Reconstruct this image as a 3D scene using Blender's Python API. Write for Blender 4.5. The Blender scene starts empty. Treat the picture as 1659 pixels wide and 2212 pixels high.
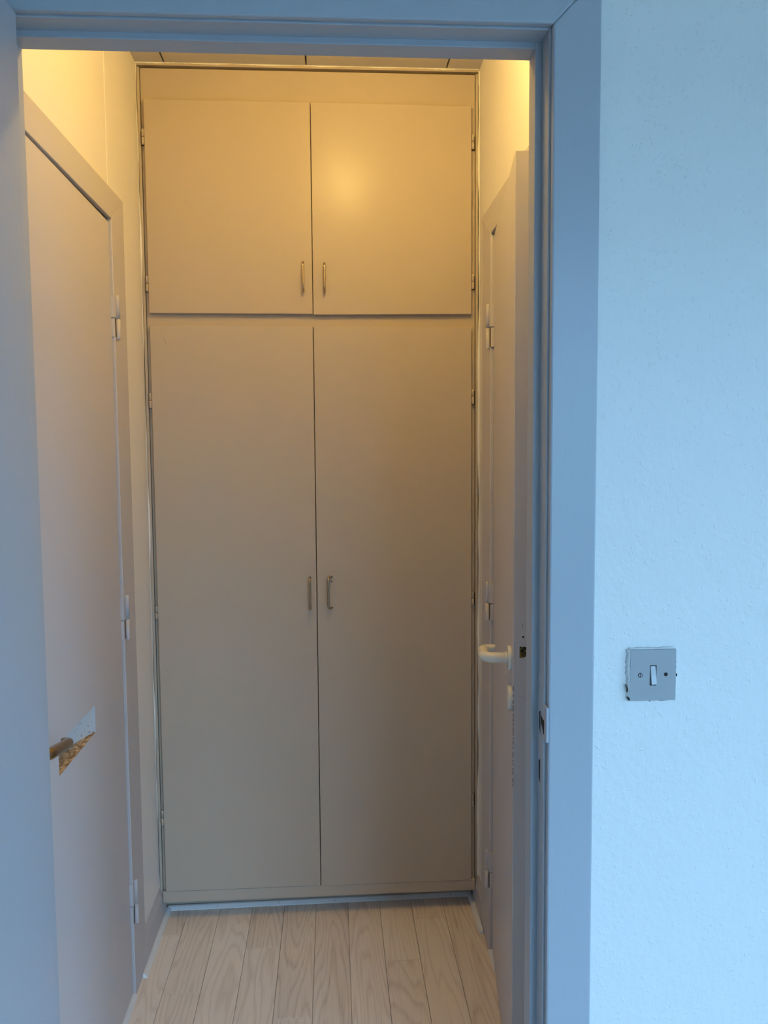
import bpy, bmesh, math, random
from mathutils import Vector, Matrix

random.seed(7)
S = bpy.context.scene
COL = S.collection

# ------------------------------------------------------------------ camera
F_PX, W_PX, H_PX = 1757.0, 1659.0, 2212.0
yaw, pitch, roll = math.radians(3.593), math.radians(4.292), math.radians(0.440)
cam = bpy.data.cameras.new('camera')
cam.sensor_fit = 'VERTICAL'
cam.sensor_height = 36.0
cam.lens = 36.0 * F_PX / H_PX
cam.clip_start = 0.02
cam_o = bpy.data.objects.new('camera', cam)
COL.objects.link(cam_o)
fwd = Vector((math.sin(yaw) * math.cos(pitch), math.cos(yaw) * math.cos(pitch), -math.sin(pitch)))
right0 = Vector((math.cos(yaw), -math.sin(yaw), 0))
down0 = fwd.cross(right0)
rgt = math.cos(roll) * right0 + math.sin(roll) * down0
dwn = -math.sin(roll) * right0 + math.cos(roll) * down0
m = Matrix(((rgt.x, -dwn.x, -fwd.x, 0), (rgt.y, -dwn.y, -fwd.y, 0), (rgt.z, -dwn.z, -fwd.z, 1.40), (0, 0, 0, 1)))
cam_o.matrix_world = m
S.camera = cam_o

# ------------------------------------------------------------------ world, window light, exposure
S.view_settings.view_transform = 'Standard'
S.view_settings.look = 'None'
S.view_settings.gamma = 1.0
S.view_settings.use_curve_mapping = False
S.view_settings.exposure = 0.0
w = bpy.data.worlds.new('world')
S.world = w
w.use_nodes = True
SKY = (0.335, 0.632, 1.0)
w.node_tree.nodes['Background'].inputs[0].default_value = (*SKY, 1)      # even overcast sky
w.node_tree.nodes['Background'].inputs[1].default_value = 19.5

WIN = dict(x0=0.64, x1=2.45, z0=0.80, z1=2.32, y=-2.31)
WIN2 = dict(y0=-1.60, y1=0.10, z0=0.20, z1=2.05, x=2.62)
def portal(name, loc, rot, sx, sy):                    # guides the sampling of the sky through a window
    l = bpy.data.lights.new(name, 'AREA')
    l.shape = 'RECTANGLE'
    l.size, l.size_y = sx, sy
    l.cycles.is_portal = True
    o = bpy.data.objects.new(name, l)
    COL.objects.link(o)
    o.location, o.rotation_euler = loc, rot
portal('window_portal', ((WIN['x0'] + WIN['x1']) / 2, WIN['y'] + .02, (WIN['z0'] + WIN['z1']) / 2), (math.radians(90), 0, 0), WIN['x1'] - WIN['x0'], WIN['z1'] - WIN['z0'])
portal('window_portal', (WIN2['x'] - .02, (WIN2['y0'] + WIN2['y1']) / 2, (WIN2['z0'] + WIN2['z1']) / 2), (math.radians(90), 0, math.radians(90)), WIN2['y1'] - WIN2['y0'], WIN2['z1'] - WIN2['z0'])

BULB_COLOR = (1.0, 0.662, 0.178)
BULB_STRENGTH = 246.0

# ------------------------------------------------------------------ helpers
def V(*a):
    return Vector(a)

def box(bm, x0, x1, y0, y1, z0, z1, bev=0.0, seg=2, mi=0):
    b2 = bmesh.new()
    bmesh.ops.create_cube(b2, size=1.0)
    for v in b2.verts:
        v.co = Vector((x0 + (v.co.x + .5) * (x1 - x0), y0 + (v.co.y + .5) * (y1 - y0), z0 + (v.co.z + .5) * (z1 - z0)))
    if bev > 0:
        bmesh.ops.bevel(b2, geom=list(b2.edges), offset=bev, segments=seg, profile=0.5, affect='EDGES')
    join(bm, b2, mi)
    return bm

def join(bm, b2, mi=None):
    mp = {}
    for v in b2.verts:
        mp[v] = bm.verts.new(v.co)
    for f in b2.faces:
        try:
            nf = bm.faces.new([mp[v] for v in f.verts])
            nf.smooth = f.smooth
            nf.material_index = f.material_index if mi is None else mi
        except ValueError:
            pass
    b2.free()

def prism(bm, pts, d, bev=0.0, mi=0):
    """pts: polygon (3-D, planar); d: extrusion vector"""
    b2 = bmesh.new()
    a = [b2.verts.new(p) for p in pts]
    c = [b2.verts.new(Vector(p) + Vector(d)) for p in pts]
    n = len(pts)
    b2.faces.new(a)
    b2.faces.new(list(reversed(c)))
    for i in range(n):
        b2.faces.new((a[i], c[i], c[(i + 1) % n], a[(i + 1) % n]))
    bmesh.ops.recalc_face_normals(b2, faces=b2.faces)
    if bev > 0:
        bmesh.ops.bevel(b2, geom=list(b2.edges), offset=bev, segments=2, profile=0.5, affect='EDGES')
    join(bm, b2, mi)
    return bm

def sweep(bm, pts, radii, segs=16, cap=True, dome=0.0, mi=0):
    pts = [Vector(p) for p in pts]
    n = len(pts)
    if not isinstance(radii, (list, tuple)):
        radii = [radii] * n
    rings = []
    up = None
    for i, p in enumerate(pts):
        t = (pts[min(i + 1, n - 1)] - pts[max(i - 1, 0)]).normalized()
        if up is None:
            up = Vector((0, 0, 1)) if abs(t.z) < .9 else Vector((1, 0, 0))
        side = t.cross(up).normalized()
        up = side.cross(t).normalized()
        rings.append([bm.verts.new(p + radii[i] * (math.cos(2 * math.pi * k / segs) * side + math.sin(2 * math.pi * k / segs) * up)) for k in range(segs)])
    for i in range(n - 1):
        for k in range(segs):
            f = bm.faces.new((rings[i][k], rings[i][(k + 1) % segs], rings[i + 1][(k + 1) % segs], rings[i + 1][k]))
            f.smooth = True
            f.material_index = mi
    if cap:
        for r in (rings[0], rings[-1]):
            f = bm.faces.new(r)
            f.material_index = mi
    return bm

def cyl(bm, c0, c1, r, segs=24, edge=0.0, mi=0):
    c0, c1 = Vector(c0), Vector(c1)
    t = (c1 - c0).normalized()
    if edge > 0:
        pts = [c0, c0 + t * edge * .3, c0 + t * edge, c1 - t * edge, c1 - t * edge * .3, c1]
        rr = [r - edge, r - edge * .3, r, r, r - edge * .3, r - edge]
    else:
        pts, rr = [c0, c1], [r, r]
    return sweep(bm, pts, rr, segs, mi=mi)

WL = {}
def obj(name, bm, mats, parent=None, origin=None):
    """bm in world coordinates -> object with its origin at a sensible place, parented without rotation"""
    bmesh.ops.recalc_face_normals(bm, faces=bm.faces)
    if origin is None:
        xs = [v.co for v in bm.verts]
        lo_ = Vector((min(c.x for c in xs), min(c.y for c in xs), min(c.z for c in xs)))
        hi_ = Vector((max(c.x for c in xs), max(c.y for c in xs), max(c.z for c in xs)))
        origin = Vector(((lo_.x + hi_.x) / 2, (lo_.y + hi_.y) / 2, lo_.z))
    origin = Vector(origin)
    for v in bm.verts:
        v.co -= origin
    me = bpy.data.meshes.new(name)
    bm.to_mesh(me)
    bm.free()
    if not isinstance(mats, (list, tuple)):
        mats = [mats]
    for mt in mats:
        me.materials.append(mt)
    o = bpy.data.objects.new(name, me)
    COL.objects.link(o)
    if parent is not None:
        o.parent = parent
        o.location = origin - WL[parent.name]
    else:
        o.location = origin
    WL[o.name] = origin
    return o

def empty(name, loc):
    o = bpy.data.objects.new(name, None)
    o.empty_display_size = .1
    COL.objects.link(o)
    o.location = loc
    WL[o.name] = Vector(loc)
    return o

def tag(o, label=None, cat=None, group=None, kind=None):
    if label: o['label'] = label
    if cat: o['category'] = cat
    if group: o['group'] = group
    if kind: o['kind'] = kind
    return o

# ------------------------------------------------------------------ materials
def new_mat(name):
    mt = bpy.data.materials.new(name)
    mt.use_nodes = True
    nt = mt.node_tree
    return mt, nt, nt.nodes['Principled BSDF']

def nd(nt, typ, **kw):
    n = nt.nodes.new(typ)
    for k, v in kw.items():
        if k.startswith('i_'):
            n.inputs[k[2:].replace('_', ' ')].default_value = v
        else:
            setattr(n, k, v)
    return n

def paint(name, col, rough=0.4, bumps=(), mottling=0.0, spec=0.5):
    """painted surface: bumps = list of (scale, detail, strength, distance, stretch)"""
    mt, nt, b = new_mat(name)
    b.inputs['Base Color'].default_value = (*col, 1)
    b.inputs['Roughness'].default_value = rough
    b.inputs['Specular IOR Level'].default_value = spec
    tc = nd(nt, 'ShaderNodeTexCoord')
    geo = nd(nt, 'ShaderNodeNewGeometry')
    prev = None
    for sc, det, st, dist, stretch in bumps:
        mp = nd(nt, 'ShaderNodeMapping')
        mp.inputs['Scale'].default_value = stretch
        nt.links.new(geo.outputs['Position'], mp.inputs['Vector'])
        no = nd(nt, 'ShaderNodeTexNoise')
        no.inputs['Scale'].default_value = sc
        no.inputs['Detail'].default_value = det
        nt.links.new(mp.outputs[0], no.inputs['Vector'])
        bp = nd(nt, 'ShaderNodeBump')
        bp.inputs['Strength'].default_value = st
        bp.inputs['Distance'].default_value = dist
        nt.links.new(no.outputs['Fac'], bp.inputs['Height'])
        if prev is not None:
            nt.links.new(prev.outputs[0], bp.inputs['Normal'])
        prev = bp
    if prev is not None:
        nt.links.new(prev.outputs[0], b.inputs['Normal'])
    if mottling > 0:
        no = nd(nt, 'ShaderNodeTexNoise')
        no.inputs['Scale'].default_value = 7.0
        no.inputs['Detail'].default_value = 4.0
        nt.links.new(geo.outputs['Position'], no.inputs['Vector'])
        cr = nd(nt, 'ShaderNodeValToRGB')
        cr.color_ramp.elements[0].position = .3
        cr.color_ramp.elements[1].position = .7
        cr.color_ramp.elements[0].color = (*[c * (1 - mottling) for c in col], 1)
        cr.color_ramp.elements[1].color = (*[c * (1 + mottling) for c in col], 1)
        nt.links.new(no.outputs['Fac'], cr.inputs['Fac'])
        nt.links.new(cr.outputs['Color'], b.inputs['Base Color'])
    return mt

def roughcast():
    """white emulsion over lumpy roughcast paper"""
    mt, nt, b = new_mat('roughcast_white_paint')
    b.inputs['Base Color'].default_value = (.83, .83, .81, 1)
    b.inputs['Roughness'].default_value = .5
    geo = nd(nt, 'ShaderNodeNewGeometry')
    n1 = nd(nt, 'ShaderNodeTexNoise'); n1.inputs['Scale'].default_value = 95; n1.inputs['Detail'].default_value = 3
    n2 = nd(nt, 'ShaderNodeTexNoise'); n2.inputs['Scale'].default_value = 24; n2.inputs['Detail'].default_value = 2
    vo = nd(nt, 'ShaderNodeTexNoise'); vo.inputs['Scale'].default_value = 150; vo.inputs['Detail'].default_value = 1
    for n in (n1, n2, vo):
        nt.links.new(geo.outputs['Position'], n.inputs['Vector'])
    mr = nd(nt, 'ShaderNodeMapRange')
    mr.inputs['From Min'].default_value = .64
    mr.inputs['From Max'].default_value = .78
    nt.links.new(vo.outputs['Fac'], mr.inputs['Value'])
    b1 = nd(nt, 'ShaderNodeBump'); b1.inputs['Strength'].default_value = .42; b1.inputs['Distance'].default_value = .0026
    b2 = nd(nt, 'ShaderNodeBump'); b2.inputs['Strength'].default_value = .25; b2.inputs['Distance'].default_value = .006
    b3 = nd(nt, 'ShaderNodeBump'); b3.inputs['Strength'].default_value = .4; b3.inputs['Distance'].default_value = .0014
    nt.links.new(n1.outputs['Fac'], b1.inputs['Height'])
    nt.links.new(n2.outputs['Fac'], b2.inputs['Height'])
    nt.links.new(mr.outputs[0], b3.inputs['Height'])
    nt.links.new(b1.outputs[0], b2.inputs['Normal'])
    nt.links.new(b2.outputs[0], b3.inputs['Normal'])
    nt.links.new(b3.outputs[0], b.inputs['Normal'])
    return mt

def metal(name, col, rough, worn=None):
    mt, nt, b = new_mat(name)
    b.inputs['Base Color'].default_value = (*col, 1)
    b.inputs['Metallic'].default_value = 1.0
    b.inputs['Roughness'].default_value = rough
    if worn:
        geo = nd(nt, 'ShaderNodeNewGeometry')
        no = nd(nt, 'ShaderNodeTexNoise'); no.inputs['Scale'].default_value = 160; no.inputs['Detail'].default_value = 4
        nt.links.new(geo.outputs['Position'], no.inputs['Vector'])
        cr = nd(nt, 'ShaderNodeValToRGB')
        cr.color_ramp.elements[0].position = .42
        cr.color_ramp.elements[1].position = .62
        cr.color_ramp.elements[0].color = (*col, 1)
        cr.color_ramp.elements[1].color = (*worn, 1)
        nt.links.new(no.outputs['Fac'], cr.inputs['Fac'])
        nt.links.new(cr.outputs['Color'], b.inputs['Base Color'])
    return mt

def wood():
    mt, nt, b = new_mat('greyed_oak_plank')
    tc = nd(nt, 'ShaderNodeTexCoord')
    oi = nd(nt, 'ShaderNodeObjectInfo')
    # every plank reads its own stretch of timber
    off = nd(nt, 'ShaderNodeVectorMath', operation='MULTIPLY_ADD')
    comb = nd(nt, 'ShaderNodeCombineXYZ')
    for k, s in zip('XYZ', (3.1, 17.0, 9.0)):
        mu = nd(nt, 'ShaderNodeMath', operation='MULTIPLY'); mu.inputs[1].default_value = s
        nt.links.new(oi.outputs['Random'], mu.inputs[0])
        nt.links.new(mu.outputs[0], comb.inputs[k])
    add = nd(nt, 'ShaderNodeVectorMath', operation='ADD')
    nt.links.new(tc.outputs['Object'], add.inputs[0])
    nt.links.new(comb.outputs[0], add.inputs[1])
    # low frequency field -> contour lines (cathedral figure)
    mp = nd(nt, 'ShaderNodeMapping'); mp.inputs['Scale'].default_value = (1.0, 0.085, 1.0)
    nt.links.new(add.outputs[0], mp.inputs['Vector'])
    n1 = nd(nt, 'ShaderNodeTexNoise'); n1.inputs['Scale'].default_value = 12; n1.inputs['Detail'].default_value = 2.2; n1.inputs['Roughness'].default_value = .32
    nt.links.new(mp.outputs[0], n1.inputs['Vector'])
    m1 = nd(nt, 'ShaderNodeMath', operation='MULTIPLY'); m1.inputs[1].default_value = 19.0
    nt.links.new(n1.outputs['Fac'], m1.inputs[0])
    fr = nd(nt, 'ShaderNodeMath', operation='FRACT')
    nt.links.new(m1.outputs[0], fr.inputs[0])
    rg = nd(nt, 'ShaderNodeValToRGB')
    e = rg.color_ramp.elements
    e[0].position = 0.0; e[0].color = (.2, .2, .2, 1)
    e[1].position = 1.0; e[1].color = (.05, .05, .05, 1)
    k = e.new(.22); k.color = (.85, .85, .85, 1)
    k = e.new(.7); k.color = (.75, .75, .75, 1)
    nt.links.new(fr.outputs[0], rg.inputs['Fac'])
    # fine pores
    mp2 = nd(nt, 'ShaderNodeMapping'); mp2.inputs['Scale'].default_value = (1.0, 0.035, 1.0)
    nt.links.new(add.outputs[0], mp2.inputs['Vector'])
    n2 = nd(nt, 'ShaderNodeTexNoise'); n2.inputs['Scale'].default_value = 420; n2.inputs['Detail'].default_value = 2
    nt.links.new(mp2.outputs[0], n2.inputs['Vector'])
    # tone over the plank
    n3 = nd(nt, 'ShaderNodeTexNoise'); n3.inputs['Scale'].default_value = 7; n3.inputs['Detail'].default_value = 2
    nt.links.new(mp.outputs[0], n3.inputs['Vector'])
    s1 = nd(nt, 'ShaderNodeMath', operation='MULTIPLY'); s1.inputs[1].default_value = .36
    nt.links.new(rg.outputs['Color'], s1.inputs[0])
    s2 = nd(nt, 'ShaderNodeMath', operation='MULTIPLY_ADD'); s2.inputs[1].default_value = .46
    nt.links.new(n2.outputs['Fac'], s2.inputs[0]); nt.links.new(s1.outputs[0], s2.inputs[2])
    s3 = nd(nt, 'ShaderNodeMath', operation='MULTIPLY_ADD'); s3.inputs[1].default_value = .42
    nt.links.new(n3.outputs['Fac'], s3.inputs[0]); nt.links.new(s2.outputs[0], s3.inputs[2])
    s4 = nd(nt, 'ShaderNodeMath', operation='MULTIPLY_ADD'); s4.inputs[1].default_value = .26
    nt.links.new(oi.outputs['Random'], s4.inputs[0]); nt.links.new(s3.outputs[0], s4.inputs[2])
    cr = nd(nt, 'ShaderNodeValToRGB')
    e = cr.color_ramp.elements
    e[0].position = .22; e[0].color = (.40, .305, .24, 1)
    e[1].position = .92; e[1].color = (.99, .85, .73, 1)
    k = e.new(.52); k.color = (.80, .655, .54, 1)
    nt.links.new(s4.outputs[0], cr.inputs['Fac'])
    nt.links.new(cr.outputs['Color'], b.inputs['Base Color'])
    b.inputs['Roughness'].default_value = .42
    bp = nd(nt, 'ShaderNodeBump'); bp.inputs['Strength'].default_value = .12; bp.inputs['Distance'].default_value = .0006
    nt.links.new(s2.outputs[0], bp.inputs['Height'])
    nt.links.new(bp.outputs[0], b.inputs['Normal'])
    return mt

def chipboard():
    mt, nt, b = new_mat('raw_chipboard')
    geo = nd(nt, 'ShaderNodeNewGeometry')
    mp = nd(nt, 'ShaderNodeMapping'); mp.inputs['Scale'].default_value = (1, .45, 1)
    nt.links.new(geo.outputs['Position'], mp.inputs['Vector'])
    no = nd(nt, 'ShaderNodeTexNoise'); no.inputs['Scale'].default_value = 170; no.inputs['Detail'].default_value = 5
    nt.links.new(mp.outputs[0], no.inputs['Vector'])
    cr = nd(nt, 'ShaderNodeValToRGB')
    cr.color_ramp.elements[0].position = .36; cr.color_ramp.elements[0].color = (.24, .14, .07, 1)
    cr.color_ramp.elements[1].position = .62; cr.color_ramp.elements[1].color = (.72, .52, .30, 1)
    nt.links.new(no.outputs['Fac'], cr.inputs['Fac'])
    nt.links.new(cr.outputs['Color'], b.inputs['Base Color'])
    b.inputs['Roughness'].default_value = .9
    bp = nd(nt, 'ShaderNodeBump'); bp.inputs['Strength'].default_value = .6; bp.inputs['Distance'].default_value = .002
    nt.links.new(no.outputs['Fac'], bp.inputs['Height']); nt.links.new(bp.outputs[0], b.inputs['Normal'])
    return mt

def scuffed(name, col, spots):
    mt, nt, b = new_mat(name)
    geo = nd(nt, 'ShaderNodeNewGeometry')
    no = nd(nt, 'ShaderNodeTexNoise'); no.inputs['Scale'].default_value = 120; no.inputs['Detail'].default_value = 3
    nt.links.new(geo.outputs['Position'], no.inputs['Vector'])
    cr = nd(nt, 'ShaderNodeValToRGB')
    cr.color_ramp.elements[0].position = .30; cr.color_ramp.elements[0].color = (*spots, 1)
    cr.color_ramp.elements[1].position = .40; cr.color_ramp.elements[1].color = (*col, 1)
    nt.links.new(no.outputs['Fac'], cr.inputs['Fac'])
    nt.links.new(cr.outputs['Color'], b.inputs['Base Color'])
    b.inputs['Roughness'].default_value = .7
    return mt

ONE = (1, 1, 1)
BRUSH = (6, 6, .35)
M_room = roughcast()
M_hall = paint('vestibule_white_paint', (.86, .815, .775), .55, [(60, 3, .25, .002, ONE), (7, 2, .15, .006, ONE)])
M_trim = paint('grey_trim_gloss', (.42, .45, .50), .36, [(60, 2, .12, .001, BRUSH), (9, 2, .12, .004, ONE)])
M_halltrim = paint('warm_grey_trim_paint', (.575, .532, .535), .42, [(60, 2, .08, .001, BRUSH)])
M_leaf = paint('warm_grey_door_paint', (.60, .552, .555), .40, [(45, 3, .07, .001, ONE), (4, 2, .05, .006, ONE)])
M_cab = paint('beige_grey_cupboard_paint', (.520, .436, .352), .29, [(55, 3, .07, .001, ONE), (5, 2, .04, .004, ONE)], spec=.22)
M_cream = paint('cream_room_paint', (.80, .73, .64), .6)
M_ceil = paint('pale_beige_board_paint', (.62, .58, .52), .5, [(40, 3, .1, .001, ONE)])
M_white = paint('white_lacquer', (.82, .79, .72), .22)
M_strip = paint('white_moulding_paint', (.84, .83, .82), .45, [(50, 2, .2, .001, ONE)])
M_caulk = paint('white_caulk', (.86, .84, .79), .5, [(70, 3, .5, .002, ONE)])
M_switch = paint('grey_switch_plastic', (.40, .41, .42), .35)
M_rocker = paint('pale_grey_rocker_plastic', (.47, .48, .49), .3)
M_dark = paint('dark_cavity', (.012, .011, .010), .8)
M_shade_chip = paint('hinge_shade_and_chip_brown', (.09, .06, .035), .5)  # dark brown: painted shade at the hinges, also the real veneer chips
M_nickel = metal('aged_nickel', (.46, .37, .27), .26)
M_brass = metal('worn_bronze', (.43, .30, .17), .24, (.36, .25, .15))
M_latch = metal('blackened_latch', (.035, .03, .025), .45, (.22, .15, .06))
M_strike = metal('blued_strike_steel', (.20, .24, .27), .4)
M_wood = wood()
M_chip = chipboard()
M_flap = scuffed('pale_scuffed_board', (.60, .63, .66), (.30, .31, .33))
M_floor_base = paint('dull_brown_screed', (.60, .555, .50), .5)
M_glass, _nt, _b = new_mat('window_glass')      # thin clear pane: mostly lets light straight through, glossy by Fresnel
_tr = nd(_nt, 'ShaderNodeBsdfTransparent'); _gl = nd(_nt, 'ShaderNodeBsdfGlossy'); _gl.inputs['Roughness'].default_value = 0.0
_fr = nd(_nt, 'ShaderNodeFresnel'); _fr.inputs['IOR'].default_value = 1.45
_mx = nd(_nt, 'ShaderNodeMixShader')
_nt.links.new(_fr.outputs[0], _mx.inputs[0]); _nt.links.new(_tr.outputs[0], _mx.inputs[1]); _nt.links.new(_gl.outputs[0], _mx.inputs[2])
_nt.links.new(_mx.outputs[0], _nt.nodes['Material Output'].inputs['Surface'])
M_garden = paint('pale_lawn_and_render', (.28, .29, .28), .9)

# ------------------------------------------------------------------ world measures (metres)
YF = 1.203                       # room face of the wall with the doorway
YB = 1.275                       # vestibule face of that wall
XL, XR = -0.535, 0.433           # vestibule side walls
YC = 2.3875                        # face of the cupboard frame
ZC = 2.483                       # underside of the ceiling boards
YEND = 2.95

# ------------------------------------------------------------------ SETTING: room shell behind the camera
bm = bmesh.new(); box(bm, -1.75, 2.75, -2.55, 3.05, -0.16, -0.008)
floor = tag(obj('floor', bm, M_floor_base), 'grey oak plank floor of the vestibule in front of the cupboard', 'floor', kind='structure')

bm = bmesh.new(); box(bm, -1.75, 2.75, -2.55, 3.05, 2.505, 2.65)
ceiling = tag(obj('ceiling', bm, M_hall), 'beige boarded vestibule ceiling above the tall cupboard', 'ceiling', kind='structure')

# outside the window: lawn and an unseen wall added to cut off the lowest sky
bm = bmesh.new(); box(bm, -20, 24, -30, 12, -1.2, -1.0)
tag(obj('ground', bm, M_garden), 'lawn outside the window behind the viewer', 'lawn', kind='structure')
bm = bmesh.new(); box(bm, -20, 12.4, -12.4, -12, -1.0, 3.1); box(bm, 12, 12.4, -12, 12, -1.0, 3.1)
tag(obj('wall_sky_block', bm, M_garden), 'added unseen wall behind the viewer that blocks the lowest sky', 'wall', kind='structure')

# wall with the doorway
bm = bmesh.new()
box(bm, .334, 2.75, YF, YB, -.008, 2.505)
box(bm, -1.75, -.478, YF, YB, -.008, 2.505)
box(bm, -.478, .334, YF, YB, 2.018, 2.505)
wall_front = tag(obj('wall_front', bm, M_room), 'pale rough white wall around the doorway with the light switch on it', 'wall', kind='structure')

bm = bmesh.new(); box(bm, -1.75, -1.62, -2.55, YF, -.008, 2.505)
tag(obj('wall_room_left', bm, M_cream), 'white room wall to the left, beyond the photo edge', 'wall', kind='structure')
bm = bmesh.new()
box(bm, 2.62, 2.75, -2.55, WIN2['y0'], -.008, 2.505)
box(bm, 2.62, 2.75, WIN2['y1'], YF, -.008, 2.505)
box(bm, 2.62, 2.75, WIN2['y0'], WIN2['y1'], -.008, WIN2['z0'])
box(bm, 2.62, 2.75, WIN2['y0'], WIN2['y1'], WIN2['z1'], 2.505)
tag(obj('wall_room_right', bm, M_cream), 'white room wall to the right, beyond the photo edge', 'wall', kind='structure')
bm = bmesh.new()
y0, y1 = -2.43, -2.31
box(bm, -1.62, WIN['x0'], y0, y1, -.008, 2.505)
box(bm, WIN['x1'], 2.62, y0, y1, -.008, 2.505)
box(bm, WIN['x0'], WIN['x1'], y0, y1, -.008, WIN['z0'])
box(bm, WIN['x0'], WIN['x1'], y0, y1, WIN['z1'], 2.505)
tag(obj('wall_back', bm, M_cream), 'white room wall with the window, behind the viewer', 'wall', kind='structure')
bm = bmesh.new()
t = .05
box(bm, WIN['x0'], WIN['x0'] + t, -2.40, -2.34, WIN['z0'], WIN['z1'], .003)
box(bm, WIN['x1'] - t, WIN['x1'], -2.40, -2.34, WIN['z0'], WIN['z1'], .003)
box(bm, WIN['x0'] + t, WIN['x1'] - t, -2.40, -2.34, WIN['z0'], WIN['z0'] + t, .003)
box(bm, WIN['x0'] + t, WIN['x1'] - t, -2.40, -2.34, WIN['z1'] - t, WIN['z1'], .003)
win = tag(obj('window_1', bm, M_strip), 'white framed window behind the viewer that lights the room', 'window', kind='structure')
bm = bmesh.new(); box(bm, WIN['x0'] + t, WIN['x1'] - t, -2.374, -2.368, WIN['z0'] + t, WIN['z1'] - t)
obj('pane', bm, M_glass, win)
bm = bmesh.new()
ya, yb = WIN2['y0'], WIN2['y1']
box(bm, 2.66, 2.72, ya, ya + t, WIN2['z0'], WIN2['z1'], .003)
box(bm, 2.66, 2.72, yb - t, yb, WIN2['z0'], WIN2['z1'], .003)
box(bm, 2.66, 2.72, ya + t, yb - t, WIN2['z0'], WIN2['z0'] + t, .003)
box(bm, 2.66, 2.72, ya + t, yb - t, WIN2['z1'] - t, WIN2['z1'], .003)
win2 = tag(obj('window_2', bm, M_strip), 'white framed window in the right room wall, beyond the photo edge', 'window', kind='structure')
bm = bmesh.new(); box(bm, 2.688, 2.694, ya + t, yb - t, WIN2['z0'] + t, WIN2['z1'] - t)
obj('pane', bm, M_glass, win2)

# ------------------------------------------------------------------ vestibule walls
def side_wall(name, xa, xb, door_y0, door_y1, door_z, extra=None):
    b = bmesh.new()
    lo_, hi_ = min(xa, xb), max(xa, xb)
    box(b, lo_, hi_, door_y1, YEND, -.008, 2.505)
    box(b, lo_, hi_, YB, door_y1, door_z, 2.505)
    if door_y0 > YB:
        box(b, lo_, hi_, YB, door_y0, -.008, door_z)
    return b
LD0, LD1, LDZ = 1.288, 2.050, 1.975      # left door hole
RD0, RD1, RDZ = 1.560, 2.185, 1.985      # right door hole
b = side_wall('wall_left', XL - .13, XL, LD0, LD1, LDZ)
box(b, XL, XL + .0022, 2.055, 2.388, .02, 2.482, .002, 2)          # slightly proud plaster at the far end
wl = tag(obj('wall_left', b, M_hall), 'white left wall of the vestibule above the door with the letter slot', 'wall', kind='structure')
b = side_wall('wall_right', XR, XR + .13, RD0, RD1, RDZ)
wr = tag(obj('wall_right', b, M_hall), 'white right wall of the vestibule above the door standing ajar', 'wall', kind='structure')
bm = bmesh.new(); box(bm, XL, XR, 2.87, YEND, -.008, 2.505)
tag(obj('wall_vestibule_end', bm, M_hall), 'end wall of the vestibule hidden behind the cupboard', 'wall', kind='structure')
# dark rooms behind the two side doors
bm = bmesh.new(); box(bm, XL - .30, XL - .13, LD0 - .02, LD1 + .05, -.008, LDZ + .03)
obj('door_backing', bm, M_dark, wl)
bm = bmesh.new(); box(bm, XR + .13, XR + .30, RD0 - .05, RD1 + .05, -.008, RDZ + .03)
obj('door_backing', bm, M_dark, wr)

# ragged caulk where the walls meet the cupboard
def ragged(name, parent, side):
    b = bmesh.new()
    N = 150
    prev = None
    ph = random.random() * 9
    for i in range(N + 1):
        z = .075 + (2.477 - .075) * i / N
        wob = .0012 * math.sin(z * 9 + ph) + .0010 * math.sin(z * 23 + 2 * ph) + random.uniform(-.0005, .0005)
        wdt = .0036 + .0008 * math.sin(z * 5 + ph) + wob
        x0 = (XL if side < 0 else XR)
        x1 = x0 - side * max(.0012, wdt)
        ya = 2.380 + wob * .6
        ring = [b.verts.new((x0, ya, z)), b.verts.new((x1, ya + .003, z)), b.verts.new((x1, 2.396, z)), b.verts.new((x0, 2.396, z))]
        if prev:
            for k in range(4):
                b.faces.new((prev[k], prev[(k + 1) % 4], ring[(k + 1) % 4], ring[k]))
        else:
            b.faces.new(ring)
        prev = ring
    b.faces.new(prev)
    return obj(name, b, M_caulk, parent)
ragged('caulk_bead', wl, -1)
ragged('caulk_bead', wr, 1)

# ceiling boards of the vestibule, open joints between them
joints = [XL - .01, -.455, -.0604, .338, XR + .01]
for a, c in zip(joints[:-1], joints[1:]):
    b = bmesh.new()
    box(b, a + .0022, c - .0022, YB, 2.385, ZC, 2.499, .0018, 2)
    obj('ceiling_board', b, M_ceil, ceiling)

# ------------------------------------------------------------------ floor planks
X0, PW = -.4571 - 2 * .0976, .0976
butts = {0: [1.77], 1: [1.55, 2.30], 2: [2.042], 3: [1.62, 2.42], 4: [2.2215, 1.45], 5: [1.9277], 6: [1.60], 7: [1.75], 8: [2.1361], 9: [2.3323, 1.60], 10: [1.85], 11: [1.6]}
for c in range(12):
    xa, xb = X0 + c * PW, X0 + (c + 1) * PW
    xa, xb = max(xa, XL - .09), min(xb, XR + .09)
    if xb - xa < .01: continue
    ys = [YF + .035] + sorted(butts.get(c, [])) + [2.49]
    for ya, yb in zip(ys[:-1], ys[1:]):
        b = bmesh.new()
        box(b, xa + .0005, xb - .0005, ya + .0004, yb - .0004, -.008, 0, .0005, 1)
        obj('plank', b, M_wood, floor)

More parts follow.
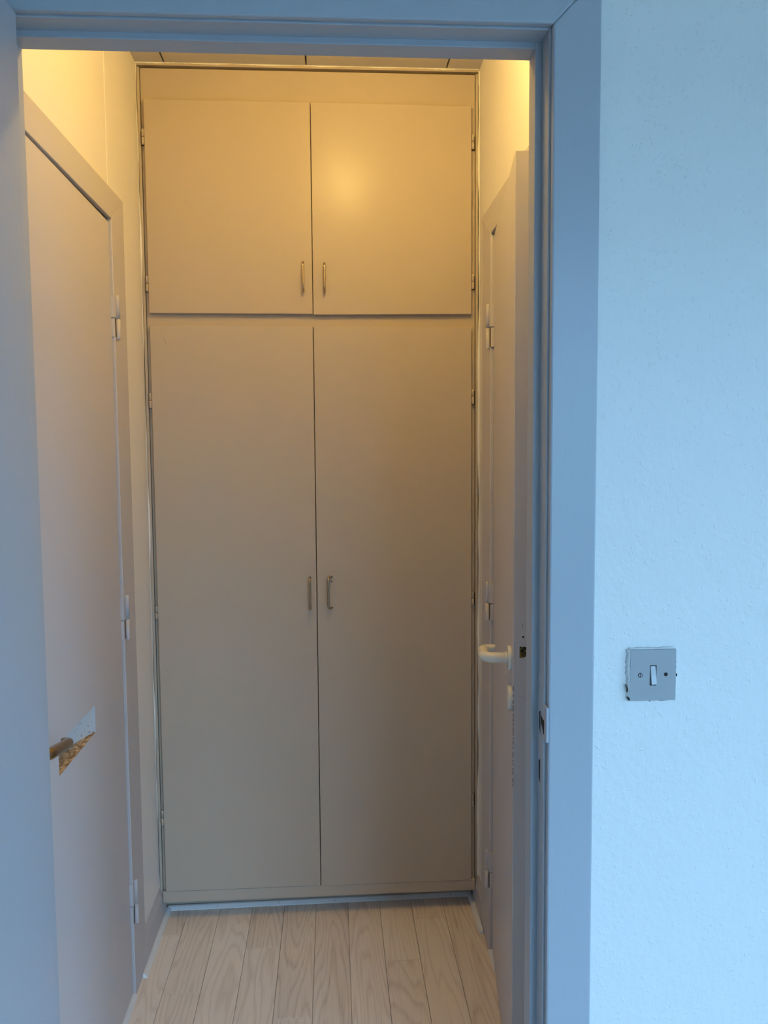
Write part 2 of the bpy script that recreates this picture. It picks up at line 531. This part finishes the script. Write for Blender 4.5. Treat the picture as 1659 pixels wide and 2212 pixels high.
# ------------------------------------------------------------------ door frame of the doorway
JL, JR, JZ = -.463, .319, 2.003          # rebate
SL, SR, SZ = -.4485, .308, 1.9935         # stop
bm = bmesh.new()
box(bm, JR, .336, YF - .0005, YB + .001, 0, 2.02, .0012)
box(bm, -.480, JL, YF - .0005, YB + .001, 0, 2.02, .0012)
box(bm, JL, JR, YF - .0005, YB + .001, JZ, 2.02, .0012)
box(bm, SR, JR + .001, 1.238, YB + .001, 0, JZ + .001, .0013)
box(bm, JL - .001, SL, 1.238, YB + .001, 0, JZ + .001, .0013)
box(bm, SL - .001, SR + .001, 1.238, YB + .001, SZ, JZ + .001, .0013)
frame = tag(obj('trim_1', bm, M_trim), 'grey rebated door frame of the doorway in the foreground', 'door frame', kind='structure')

CI_R, CO_R = .3225, .3925
CI_L, CO_L = -.4665, -.5365
CI_Z, CO_Z = 2.006, 2.078
YA = 1.190
def casing_piece(pts, d=(0, YF - YA, 0), par=frame, mat=None):
    b = bmesh.new()
    prism(b, [Vector(p) for p in pts], d, .0028)
    return obj('casing', b, mat or M_trim, par)
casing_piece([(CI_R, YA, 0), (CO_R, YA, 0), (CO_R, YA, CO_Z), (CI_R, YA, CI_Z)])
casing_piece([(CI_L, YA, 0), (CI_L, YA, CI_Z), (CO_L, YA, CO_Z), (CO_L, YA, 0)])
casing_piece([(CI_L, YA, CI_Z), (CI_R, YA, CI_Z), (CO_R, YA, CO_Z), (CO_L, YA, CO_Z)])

# strike plate on the right jamb
bm = bmesh.new()
box(bm, .3183, .3195, 1.2035, 1.2365, .865, 1.035, .0004)
box(bm, .3183, .3222, 1.1870, 1.2045, .956, 1.010, .0010)
sp = obj('strike_plate', bm, M_trim, frame)
bm = bmesh.new()
prism(bm, [(.3178, 1.2170, .993), (.3178, 1.2225, .995), (.3178, 1.2225, .9605), (.3178, 1.2170, .958)], (.002, 0, 0), .0004)
obj('strike_lip', bm, M_strike, sp)
bm = bmesh.new()
prism(bm, [(.3178, 1.2225, .9945), (.3178, 1.2285, .9915), (.3178, 1.2285, .9670), (.3178, 1.2225, .9620)], (.002, 0, 0))
prism(bm, [(.3178, 1.2170, .9895), (.3178, 1.2170, .9770), (.3178, 1.2110, .9755), (.3178, 1.2020, .9650), (.3178, 1.1990, .9650), (.3178, 1.1990, .9865), (.3178, 1.2090, .9865)], (.002, 0, 0))
obj('latch_hole', bm, M_dark, sp)
bm = bmesh.new()
prism(bm, [(.3178, 1.2215, .9175), (.3178, 1.2285, .9140), (.3178, 1.2285, .8860), (.3178, 1.2215, .8800)], (.002, 0, 0))
obj('bolt_slot', bm, M_dark, sp)

# ------------------------------------------------------------------ door_1: the open leaf on the left of the doorway
door1 = empty('door_1', (-.4635, 1.186, .008))
tag(door1, 'pale blue-lit grey door leaf standing open at the left photo edge', 'door', kind='structure')
bm = bmesh.new(); box(bm, -.4635, -.4235, 1.188 - .775, 1.188, .008, 2.000, .0025, 3)
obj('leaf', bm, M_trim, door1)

# ------------------------------------------------------------------ side doors: casings
def side_casing(name, xf, xw, inner, outer, ztop_in, ztop_out, ynear, label):
    """U-shaped casing seen from its far leg; xf face, xw wall"""
    d = (xw - xf, 0, 0)
    b = bmesh.new()
    prism(b, [(xf, inner, 0.0), (xf, outer, 0.0), (xf, outer, ztop_out[0]), (xf, inner, ztop_in[0])], d, .0018)
    t_ = tag(obj(name, b, M_halltrim), label, 'door casing', kind='structure')
    b = bmesh.new()
    prism(b, [(xf, ynear, ztop_in[1]), (xf, inner, ztop_in[0]), (xf, outer, ztop_out[0]), (xf, ynear, ztop_out[1])], d, .0018)
    obj('casing', b, M_halltrim, t_)
    return t_
tl = side_casing('trim_2', -.5230, XL, 2.040, 2.156, (1.9625, 1.956), (2.0360, 2.022), YB + .002,
                 'warm grey casing around the left door with the letter slot')
tr = side_casing('trim_3', .4220, XR, 2.162, 2.282, (1.968, 1.968), (2.0420, 2.042), 1.45,
                 'warm grey casing around the right door standing ajar')
# near leg of the right casing
bm = bmesh.new(); prism(bm, [(.4220, 1.45, 0), (.4220, 1.57, 0), (.4220, 1.57, 1.968), (.4220, 1.45, 1.968)], (XR - .422, 0, 0), .0018)
obj('casing', bm, M_halltrim, tr)

# ------------------------------------------------------------------ hinges of the side doors (knuckle + leaf plate + painted gap shade)
def hinge(parent, xs, yk, zt, zb, out, toward):
    """xs: casing face x; out: +1/-1 direction into the vestibule; toward: -1 (leaf is nearer the viewer)"""
    b = bmesh.new()
    r = .0062
    xk = xs + out * .0035
    zm = zt - (zt - zb) * .53
    zs = [zt, zt - .002, zt - .005]
    sweep(b, [(xk, yk, zt), (xk, yk, zt - .0015), (xk, yk, zt - .005), (xk, yk, zm + .0012)], [.003, .005, r, r], 14)
    sweep(b, [(xk, yk, zm - .0012), (xk, yk, zb + .005), (xk, yk, zb + .0015), (xk, yk, zb)], [r, r, .005, .003], 14)
    cyl(b, (xk, yk, zm + .0016), (xk, yk, zm - .0016), .0048, 12)
    xa, xb = sorted((xs - out * .0085, xs + out * .0016))
    box(b, xa, xb, yk - .0215, yk - .0045, zm + .0008, zt - .004, .0010)
    xa, xb = sorted((xs - out * .0085, xs - out * .0005))
    box(b, xa, xb, yk - .0205, yk - .0145, zb + .005, zm - .0015, .0010)
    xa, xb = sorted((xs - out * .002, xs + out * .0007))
    box(b, xa, xb, yk - .0142, yk - .0050, zb + .006, zm - .0004, 0, mi=1)  # dark strip on the casing, paints the shade of the hinge gap
    return obj('hinge', b, [M_halltrim, M_shade_chip], parent)

# ------------------------------------------------------------------ door_2: left door with letter slot
door2 = empty('door_2', (-.55, 2.038, .006))
tag(door2, 'warm grey left door with a cut-out letter slot and bronze lever', 'door', kind='structure')
H0, H1, HZ0, HZ1 = 1.545, 1.790, .7865, .8465
xf0, xf1 = -.5255, -.5300      # leaf face at its free edge, at its hinge edge
def xface(y): return xf0 + (xf1 - xf0) * (y - 1.292) / (2.037 - 1.292)
def leaf_quad(b, y0, y1, z0, z1, mi=0):
    b.faces.new([b.verts.new((xface(y), y, z)) for y, z in ((y0, z0), (y1, z0), (y1, z1), (y0, z1))]).material_index = mi
TH = .040
bm = bmesh.new()
Y0_, Y1_, Z0_, Z1_ = 1.292, 2.0375, .006, 1.9535
leaf_quad(bm, Y0_, Y1_, Z0_, HZ0); leaf_quad(bm, Y0_, Y1_, HZ1, Z1_)
leaf_quad(bm, Y0_, H0, HZ0, HZ1); leaf_quad(bm, H1, Y1_, HZ0, HZ1)
def q(b, pts, mi=0):
    b.faces.new([b.verts.new(p) for p in pts]).material_index = mi
for (ya, za, yb, zb_) in ((Y0_, Z0_, Y1_, Z0_), (Y1_, Z0_, Y1_, Z1_), (Y1_, Z1_, Y0_, Z1_), (Y0_, Z1_, Y0_, Z0_)):
    q(bm, [(xface(ya), ya, za), (xface(yb), yb, zb_), (xface(yb) - TH, yb, zb_), (xface(ya) - TH, ya, za)])
q(bm, [(xface(Y0_) - TH, Y0_, Z0_), (xface(Y1_) - TH, Y1_, Z0_), (xface(Y1_) - TH, Y1_, Z1_), (xface(Y0_) - TH, Y0_, Z1_)])
for (ya, za, yb, zb_) in ((H0, HZ0, H1, HZ0), (H1, HZ0, H1, HZ1), (H1, HZ1, H0, HZ1), (H0, HZ1, H0, HZ0)):
    q(bm, [(xface(ya), ya, za), (xface(yb), yb, zb_), (xface(yb) - TH + .001, yb, zb_), (xface(ya) - TH + .001, ya, za)], 1 if ya != yb else 0)
bmesh.ops.remove_doubles(bm, verts=bm.verts, dist=1e-5)
leaf2 = obj('leaf', bm, [M_leaf, M_chip], door2)
bm = bmesh.new()     # flap behind the slot, swung inwards about its far edge
fy = H1 - .105
fn, ff = xface(fy) - .034, xface(H1) - .0035
prism(bm, [(fn, fy, HZ0 + .0005), (ff, H1 - .0003, HZ0 + .0005), (ff, H1 - .0003, HZ1 - .0005), (ff + (fn - ff) * .55, H1 - (H1 - fy) * .55, HZ1 - .0005), (fn, fy, HZ1 - .0065)], (-.0030, .0025, 0), .0003)
obj('letter_flap', bm, M_flap, leaf2)
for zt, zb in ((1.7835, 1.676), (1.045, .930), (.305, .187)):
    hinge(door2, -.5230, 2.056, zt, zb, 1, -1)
# bronze return lever
def arc(c, u, v, r, a0, a1, n=8):
    c, u, v = Vector(c), Vector(u), Vector(v)
    return [c + r * (math.cos(math.radians(a0 + (a1 - a0) * i / n)) * u + math.sin(math.radians(a0 + (a1 - a0) * i / n)) * v) for i in range(n + 1)]
def lever_path(P, n, t, reach, length, rb, back):
    """P on the leaf, n out of it, t along the grip"""
    P, n, t = Vector(P), Vector(n), Vector(t)
    pts = [P, P + n * (reach - rb)]
    pts += arc(P + n * (reach - rb) + t * rb, -t, n, rb, 0, 90)[1:]
    pts += [P + n * reach + t * (rb + (length - 2 * rb) * f) for f in (.25, .5, .75)]
    pts += arc(P + n * (reach - rb) + t * (length - rb), n, t, rb, 0, 90)
    pts += [P + n * (reach - rb - back) + t * length]
    return pts
ly, lz = 1.343, .9025
Pl = Vector((xface(ly), ly, lz))
pts = lever_path(Pl, (1, 0, 0), Vector((0, 1, -.165)).normalized(), .050, .117, .0145, .0)
rad = [.0105] * len(pts)
for i in range(len(pts)):
    fr_ = i / (len(pts) - 1)
    rad[i] = .0102 if fr_ < .45 else .0102 - (.0028) * (fr_ - .45) / .55
bm = bmesh.new(); sweep(bm, pts, rad, 20)
lever2 = obj('lever_handle', bm, M_brass, door2)
bm = bmesh.new(); cyl(bm, Pl - Vector((.001, 0, 0)), Pl + Vector((.008, 0, 0)), .024, 28, .002)
obj('rose', bm, M_brass, lever2)

# ------------------------------------------------------------------ door_3: right door, ajar
door3 = empty('door_3', (.430, 2.160, .006))
tag(door3, 'warm grey right door standing ajar with a white lever handle', 'door', kind='structure')
Hh = Vector((.4305, 2.158, 0)); Ff = Vector((.3585, 1.592, 0))
tdir = (Hh - Ff).normalized()                     # free edge -> hinge
ndir = Vector((-tdir.y, tdir.x, 0))               # into the vestibule (-x)
if ndir.x > 0: ndir = -ndir
def L3(t, n, z):                                  # leaf coordinates -> world
    return Ff + tdir * t + ndir * n + Vector((0, 0, z))
LW = (Hh - Ff).length
bm = bmesh.new()
prism(bm, [L3(0, 0, .006), L3(LW, 0, .006), L3(LW, 0, 1.9620), L3(0, 0, 1.9745)], ndir * -.040, .0014)
leaf3 = obj('leaf', bm, M_leaf, door3)
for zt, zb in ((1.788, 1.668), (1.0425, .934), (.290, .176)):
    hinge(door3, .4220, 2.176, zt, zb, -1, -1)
# white return lever and roses
zc, tc_ = .9705, .047
def disc3(b, t, z, n0, n1, r, edge):
    cyl(b, L3(t, n0, z), L3(t, n1, z), r, 32, edge)
bm = bmesh.new()
pts = lever_path(L3(tc_, .001, zc), ndir, tdir + Vector((0, 0, .0)), .054, .086, .023, .006)
rad = [.0108 if i < len(pts) * .55 else .0108 - .0045 * (i - len(pts) * .55) / (len(pts) * .45) for i in range(len(pts))]
sweep(bm, pts, rad, 22)
lever3 = tag(obj('lever_handle', bm, M_white, door3), 'white lever handle')
bm = bmesh.new(); disc3(bm, tc_, zc, -.001, .0075, .0255, .002); cyl(bm, L3(tc_, .0075, zc), L3(tc_, .013, zc), .0125, 24, .001)
obj('rose', bm, M_white, lever3)
bm = bmesh.new(); cyl(bm, L3(tc_ - .0, .021, zc + .0103), L3(tc_ - .0, .021, zc + .0088), .0028, 12)
obj('grub_screw', bm, M_dark, lever3)
bm = bmesh.new(); disc3(bm, tc_ - .004, .8885, -.001, .0075, .0255, .002)
tag(obj('key_escutcheon', bm, M_white, door3), 'white key escutcheon below the lever')
# latch in the leaf edge
def edge_box(b, n0, n1, z0, z1, d0=-.0004, d1=.004):
    prism(b, [L3(d0, n0, z0), L3(d0, n1, z0), L3(d0, n1, z1), L3(d0, n0, z1)], tdir * (d1 - d0))
bm = bmesh.new()
prism(bm, [L3(-.0002, -.010, .903), L3(-.0002, -.031, .903), L3(-.0002, -.031, 1.058), L3(-.0002, -.010, 1.058)], tdir * -.0007, .0003)
fp = obj('latch_plate', bm, M_leaf, leaf3)
bm = bmesh.new()
prism(bm, [L3(-.0012, -.0125, 1.0055), L3(-.0012, -.0125, .983), L3(-.0012, -.0175, .9825), L3(-.0012, -.030, .988), L3(-.0012, -.030, 1.0055)], tdir * .003)
obj('latch_bolt', bm, M_latch, fp)
bm = bmesh.new(); cyl(bm, L3(-.0012, -.0195, 1.0255), L3(.001, -.0195, 1.0255), .0021, 12)
edge_box(bm, -.0183, -.0190, 1.0435, 1.0515, -.0012, .001)
obj('screw_hole', bm, M_dark, fp)
# chipped veneer along the corridor edge of the leaf
bm = bmesh.new()
z = .925
while z > .72:
    h = random.uniform(.003, .011)
    prism(bm, [L3(-.0004, .0002, z), L3(-.0004, -.0008, z), L3(-.0004, -.0010, z - h), L3(-.0004, .0002, z - h)], tdir * .002)
    z -= h + random.uniform(.001, .008)
chip = obj('veneer_chips', bm, M_shade_chip, leaf3); chip['kind'] = 'stuff'

# ------------------------------------------------------------------ baseboards, shoe mouldings, thresholds
def prof_y(b, prof, y0, y1, mi=0):
    """prof: list of (x,z); extruded along y"""
    prism(b, [(x, y0, z) for x, z in prof], (0, y1 - y0, 0), .0008, mi)
def board(x, s):
    return [(x, 0), (x + s * .0125, 0), (x + s * .0125, .072), (x + s * .004, .100), (x, .100)]
bm = bmesh.new(); prof_y(bm, board(XL, 1), 2.157, 2.425)
tag(obj('baseboard_left', bm, M_halltrim), 'short grey skirting with a sloped top between left door and cupboard', 'skirting', kind='structure')
bm = bmesh.new(); prof_y(bm, board(XR, -1), 2.283, 2.425)
tag(obj('baseboard_right', bm, M_halltrim), 'short grey skirting with a sloped top between right door and cupboard', 'skirting', kind='structure')

def quarter(x, s, r=.0125):
    return [(x, 0)] + [(x + s * r * math.cos(a), r * math.sin(a)) for a in [math.pi / 2 * i / 5 for i in range(6)]]
bm = bmesh.new(); prof_y(bm, quarter(XL + .0125, 1), 2.110, 2.433)
tag(obj('trim_4', bm, M_strip), 'thin pale shoe moulding on the floor along the left skirting', 'moulding', kind='structure')
bm = bmesh.new(); prof_y(bm, quarter(XR - .0125, -1), 2.240, 2.440)
tag(obj('trim_5', bm, M_strip), 'thin pale shoe moulding on the floor along the right skirting', 'moulding', kind='structure')
bm = bmesh.new()
sec = [(0, 0), (.0012, .0022), (.0085, .0092), (.0105, .0100), (.016, .0100), (.016, 0)]
va = [bm.verts.new((XL + .013, 2.4295 + y, z)) for y, z in sec]
vb = [bm.verts.new((XR - .013, 2.4415 + y, z)) for y, z in sec]
bm.faces.new(va); bm.faces.new(list(reversed(vb)))
for i in range(len(sec)):
    bm.faces.new((va[i], vb[i], vb[(i + 1) % len(sec)], va[(i + 1) % len(sec)]))
t6 = tag(obj('trim_6', bm, M_strip), 'white moulding strip across the floor under the cupboard kick board', 'moulding', kind='structure')
bm = bmesh.new(); prof_y(bm, [(XL - .02, 0), (XL + .016, 0), (XL + .016, .004), (XL + .010, .010), (XL - .02, .011)], YB + .004, 2.0385)
tag(obj('trim_7', bm, M_strip), 'pale threshold strip on the floor under the left door', 'threshold', kind='structure')
bm = bmesh.new(); prof_y(bm, [(XR + .02, 0), (XR - .016, 0), (XR - .016, .003), (XR - .010, .005), (XR + .02, .0055)], 1.575, 2.160)
tag(obj('trim_8', bm, M_strip), 'pale threshold strip on the floor under the right door', 'threshold', kind='structure')

for fx in (.16, .36, .545, .66, .93):
    bm = bmesh.new()
    x = XL + .013 + fx * (XR - XL - .026)
    cyl(bm, (x, 2.4295 + .012 * fx + .0044, .0066), (x, 2.4295 + .012 * fx + .0060, .0050), .0011, 8)
    obj('nail', bm, M_dark, t6)

# ------------------------------------------------------------------ the built-in cupboard
cab = empty('built_in_wardrobe', (-.051, 2.40, 0))
tag(cab, 'floor to ceiling beige built-in wardrobe with four flat doors filling the end of the vestibule', 'wardrobe')
bm = bmesh.new()
xsl, xsr = -.5215, .4195
box(bm, xsl, -.492, YC, 2.412, .0925, 2.468)
box(bm, .387, xsr, YC, 2.412, .0925, 2.468)
box(bm, -.492, .387, YC, 2.412, 2.335, 2.468)
box(bm, -.492, .387, YC, 2.412, 1.735, 1.812)
box(bm, -.062, -.040, YC + .004, 2.412, .0925, 2.335)
box(bm, xsl, xsr, 2.3745, 2.412, .0575, .0925, .002)
obj('face_frame', bm, M_cab, cab)
bm = bmesh.new(); box(bm, XL + .004, xsl - .0018, YC - .003, 2.412, .068, 2.470, .001)
obj('filler_strip', bm, M_cab, cab)
bm = bmesh.new(); box(bm, xsr + .0018, XR - .004, YC - .003, 2.412, .068, 2.470, .001)
obj('filler_strip', bm, M_cab, cab)
bm = bmesh.new(); box(bm, XL + .002, XR - .002, 2.4125, 2.868, .0565, 2.499, 0)
obj('carcass', bm, M_cab, cab)
bm = bmesh.new(); box(bm, XL + .002, XR - .002, 2.4555, 2.475, .0, .0555, 0)
obj('kick_board', bm, M_cab, cab)
# cornice strip under the ceiling, ragged paint along its top
bm = bmesh.new(); box(bm, XL + .001, XR - .001, 2.385, 2.412, 2.4755, 2.4995, .0012)
obj('cornice_strip', bm, M_cab, cab)
bm = bmesh.new()
prev = None
for i in range(121):
    x = XL + .002 + (XR - XL - .004) * i / 120
    hgt = .0022 + .0012 * math.sin(i * .31) + random.uniform(-.0007, .0007)
    ring = [bm.verts.new((x, 2.3835, ZC + .0005)), bm.verts.new((x, 2.3835, ZC - max(.0006, hgt))), bm.verts.new((x, 2.387, ZC - max(.0006, hgt))), bm.verts.new((x, 2.387, ZC + .0005))]
    if prev:
        for k in range(4):
            bm.faces.new((prev[k], prev[(k + 1) % 4], ring[(k + 1) % 4], ring[k]))
    else:
        bm.faces.new(ring)
    prev = ring
bm.faces.new(prev)
obj('paint_bead', bm, M_caulk, cab)

def cab_hinge(parent, x, z0, z1, side):
    b = bmesh.new()
    r = .0043
    y = YC - .010
    zm = (z0 + z1) / 2
    sweep(b, [(x, y, z1), (x, y, z1 - .002), (x, y, zm + .0007)], [.003, r, r], 12)
    sweep(b, [(x, y, zm - .0007), (x, y, z0 + .002), (x, y, z0)], [r, r, .003], 12)
    o = obj('hinge', b, M_cab, parent)
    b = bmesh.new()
    box(b, x - .0075, x + .0075, YC - .0022, YC - .0004, z0 - .001, z1 - .003, .0004)  # dark plate standing in for the shaded gap around the barrel
    obj('hinge_shade_plate', b, M_shade_chip, parent)
    return o

def bow(parent, x, z0, z1, twist=0.0, post=.0):
    """wire pull: posts into the door, bar in front; twist swings the bar sideways"""
    b = bmesh.new()
    y = 2.372
    dep = .026
    r = .0033
    n = Vector((math.sin(twist), -math.cos(twist), 0))
    A = Vector((x - n.x * dep, y + .001, z1)); B = Vector((x - n.x * dep, y + .001, z0))
    rb = .010
    pts = [A, A + n * (dep - rb)]
    dz = Vector((0, 0, -1))
    pts += arc(A + n * (dep - rb) + dz * rb, -dz, n, rb, 0, 90, 6)[1:]
    pts += [A + n * dep + dz * ((z1 - z0) * f) for f in (.3, .5, .7)]
    pts += arc(B + n * (dep - rb) - dz * rb, n, dz, rb, 0, 90, 6)
    pts += [B]
    sweep(b, pts, r, 12)
    return obj('handle', b, M_nickel, parent)

def cab_door(x0, x1, z0, z1, dy=0.0, z0b=None, z1b=None):
    """flat overlay door; slightly out of square where z0b/z1b differ (right edge heights)"""
    b = bmesh.new()
    z0b = z0 if z0b is None else z0b
    z1b = z1 if z1b is None else z1b
    y = 2.372 - dy
    prism(b, [(x0, y, z0), (x1, y, z0b), (x1, y, z1b), (x0, y, z1)], (0, YC - .0012 - y, 0), .0014)
    return obj('door', b, M_cab, cab)
d_ul = cab_door(-.5117, -.0512, 1.7940, 2.3790, 0, 1.7925, 2.3785)
d_ur = cab_door(-.0490, .4071, 1.7905, 2.3780, .0006, 1.7935, 2.3765)
d_ll = cab_door(-.5115, -.0514, .0940, 1.7605, 0, .0935, 1.7580)
d_lr = cab_door(-.0492, .4072, .0930, 1.7578, .0004, .0925, 1.7568)
for z0, z1 in ((2.2575, 2.300), (1.855, 1.897)):
    cab_hinge(d_ul, -.5160, z0, z1, -1)
for z0, z1 in ((2.259, 2.301), (1.866, 1.908)):
    cab_hinge(d_ur, .4122, z0, z1, 1)
for z0, z1 in ((1.527, 1.570), (.918, .955), (.297, .341)):
    cab_hinge(d_ll, -.5160, z0, z1, -1)
for z0, z1 in ((1.535, 1.578), (.941, .980), (.322, .360)):
    cab_hinge(d_lr, .4118, z0, z1, 1)
bow(d_ul, -.0765, 1.8565, 1.9335)
bow(d_ur, -.0163, 1.8540, 1.9310)
bow(d_ll, -.0695, .9415, 1.0325)
bow(d_lr, -.0165, .9415, 1.0325, twist=math.radians(-24))
# screw hole beside the loose lower right pull, paint drip and worn spot on the lower doors
bm = bmesh.new(); cyl(bm, (-.0062, 2.3712, 1.0185), (-.0062, 2.3735, 1.0185), .0019, 12)
obj('screw_hole', bm, M_dark, d_lr)
bm = bmesh.new()
for dx, dz, r in ((0, 0, .0042), (.0018, -.0055, .0036), (.0032, -.0105, .0028), (-.0022, .004, .0024)):
    b2 = bmesh.new()
    bmesh.ops.create_uvsphere(b2, u_segments=12, v_segments=8, radius=1)
    for v in b2.verts:
        v.co = Vector((-.4695 + dx + v.co.x * r, 2.372 + v.co.y * .0009, 1.723 + dz + v.co.z * r * 1.2))
    for f in b2.faces: f.smooth = True
    join(bm, b2)
obj('paint_drip', bm, M_cab, d_ll)

# ------------------------------------------------------------------ light switch on the room wall
SWX0, SWX1, SWZ0, SWZ1 = .4500, .5215, 1.0150, 1.0940
sw = empty('light_switch', ((SWX0 + SWX1) / 2, YF, SWZ0))
tag(sw, 'square grey light switch with a narrow rocker on the rough white wall', 'light switch')
yf = YF - .0085
cx = (SWX0 + SWX1) / 2 + .0005
cz = (SWZ0 + SWZ1) / 2
bm = bmesh.new()
rx0, rx1, rz0, rz1 = cx - .0056, cx + .0050, cz - .0160, cz + .0156
# plate with a rocker opening: four bars around it
box(bm, SWX0, rx0, yf, YF, SWZ0, SWZ1)
box(bm, rx1, SWX1, yf, YF, SWZ0, SWZ1)
box(bm, rx0, rx1, yf, YF, SWZ0, rz0)
box(bm, rx0, rx1, yf, YF, rz1, SWZ1)
bmesh.ops.remove_doubles(bm, verts=bm.verts, dist=1e-6)
obj('cover_plate', bm, M_switch, sw)
bm = bmesh.new(); box(bm, rx0, rx1, YF - .0025, YF - .0002, rz0, rz1)
obj('switch_well', bm, M_dark, sw)
bm = bmesh.new()
prism(bm, [(rx0 + .0018, yf + .0022, rz1 - .0020), (rx0 + .0018, yf - .0006, cz - .001), (rx0 + .0018, yf - .0040, rz0 + .0022), (rx0 + .0018, YF - .0028, rz0 + .0022), (rx0 + .0018, YF - .0028, rz1 - .0020)], (rx1 - rx0 - .0024, 0, 0), .0004)
obj('rocker', bm, M_rocker, sw)
sx, sz = cx - .0205, cz + .0005
bm = bmesh.new(); cyl(bm, (sx, yf - .0003, sz), (sx, yf + .001, sz), .0035, 20)
rec = obj('screw_recess', bm, M_dark, sw)
bm = bmesh.new(); cyl(bm, (sx, yf - .0008, sz), (sx, yf + .0005, sz), .0025, 18, .0003)
scr = obj('screw', bm, M_rocker, sw)
bm = bmesh.new(); box(bm, sx - .00045, sx + .00045, yf - .0010, yf - .0007, sz - .0024, sz + .0024)
obj('screw_slot', bm, M_dark, scr)
bm = bmesh.new(); cyl(bm, (cx + .0195, yf - .0004, cz + .001), (cx + .0195, yf + .001, cz + .001), .0030, 20)
obj('screw_hole', bm, M_dark, sw)
# built-up paint around the plate, broken open here and there
bm = bmesh.new()
def ridge(pts, wdt, h0=.0035, h1=.0062):
    for (xa, za), (xb, zb) in zip(pts[:-1], pts[1:]):
        n = max(2, int(math.hypot(xb - xa, zb - za) / .004))
        prev = None
        dx, dz = xb - xa, zb - za
        L = math.hypot(dx, dz); nx, nz = dz / L, -dx / L
        for i in range(n + 1):
            f = i / n
            x, z = xa + dx * f, za + dz * f
            w_ = wdt * random.uniform(.55, 1.25)
            h_ = random.uniform(h0, h1)
            ring = [bm.verts.new((x - nx * .0003, YF - h_, z - nz * .0003)), bm.verts.new((x + nx * w_ * .5, YF - h_ * .7, z + nz * w_ * .5)), bm.verts.new((x + nx * w_, YF + .0004, z + nz * w_)), bm.verts.new((x, YF + .0004, z))]
            if prev:
                for k in range(4):
                    bm.faces.new((prev[k], prev[(k + 1) % 4], ring[(k + 1) % 4], ring[k])).smooth = True
            else:
                bm.faces.new(ring)
            prev = ring
        bm.faces.new(prev)
ridge([(SWX0, SWZ1), (SWX1, SWZ1)], -.0028)
ridge([(SWX0 + .0002, SWZ0 + .005), (SWX0 + .0002, SWZ1)], -.0052, .0072, .0083)
ridge([(SWX1, SWZ1), (SWX1, SWZ0 + .002)], -.0026)
ridge([(SWX1 - .020, SWZ0), (SWX0 + .006, SWZ0)], -.0030)
obj('paint_edge', bm, M_room, sw)
bm = bmesh.new()
def crack(pts, wd):
    for (xa, za), (xb, zb) in zip(pts[:-1], pts[1:]):
        d = Vector((xb - xa, 0, zb - za)); nrm = Vector((-d.z, 0, d.x)).normalized() * wd / 2
        A, B = Vector((xa, YF - .0064, za)), Vector((xb, YF - .0064, zb))
        prism(bm, [A - nrm, B - nrm, B + nrm, A + nrm], (0, .004, 0))
crack([(SWX1 + .0004, 1.0755), (SWX1 + .0011, 1.0728)], .0009)
crack([(SWX1 + .0005, 1.0675), (SWX1 + .0010, 1.0645)], .0010)
crack([(SWX1 + .0008, 1.0565), (SWX1 + .0030, 1.0545), (SWX1 + .0022, 1.051)], .0004)
crack([(SWX1 - .024, SWZ0 - .0008), (SWX1 - .010, SWZ0 - .0002), (SWX1 - .001, SWZ0 + .0006)], .0011)
crack([(SWX0 + .0312, SWZ0 - .0002), (SWX0 + .0325, SWZ0 - .0020)], .0012)
crack([(SWX0 - .0022, SWZ0 + .006), (SWX0 - .0002, SWZ0 + .0005)], .0011)
crack([(SWX0 - .0062, .0255 + SWZ0), (SWX0 - .0030, SWZ0 + .0185), (SWX0 - .0036, SWZ0 + .013)], .0004)
cr_ = obj('paint_crack', bm, M_dark, sw); cr_['kind'] = 'stuff'

# ------------------------------------------------------------------ ceiling lamp of the vestibule (above the door head)
LX, LY = .060, 1.60
lamp = empty('ceiling_lamp', (LX, LY, 2.31))
tag(lamp, 'bare warm bulb lamp on the vestibule ceiling, hidden behind the door head', 'lamp')
bm = bmesh.new(); cyl(bm, (LX, LY, ZC), (LX, LY, ZC - .028), .045, 28, .006)
obj('ceiling_rose', bm, M_white, lamp)
bm = bmesh.new(); cyl(bm, (LX, LY, ZC - .026), (LX, LY, ZC - .044), .021, 24, .002)
obj('lamp_holder', bm, M_white, lamp)
me_, nt_, b_ = new_mat('warm_bulb_glow')
b_.inputs['Base Color'].default_value = (1, .9, .75, 1)
b_.inputs['Emission Color'].default_value = (*BULB_COLOR, 1)
b_.inputs['Emission Strength'].default_value = BULB_STRENGTH
bm = bmesh.new()
prof = [(0.0, 2.331), (.012, 2.3325), (.022, 2.338), (.029, 2.347), (.0315, 2.360), (.029, 2.375), (.022, 2.390), (.0155, 2.404), (.0135, 2.417)]
rings = []
for r, z in prof:
    rings.append([bm.verts.new((LX + r * math.cos(2 * math.pi * k / 24), LY + r * math.sin(2 * math.pi * k / 24), z + .028)) for k in range(24)])
for a, c in zip(rings[:-1], rings[1:]):
    for k in range(24):
        f = bm.faces.new((a[k], a[(k + 1) % 24], c[(k + 1) % 24], c[k])); f.smooth = True
bm.faces.new(rings[-1])
bmesh.ops.remove_doubles(bm, verts=bm.verts, dist=1e-6)
obj('bulb', bm, me_, lamp)
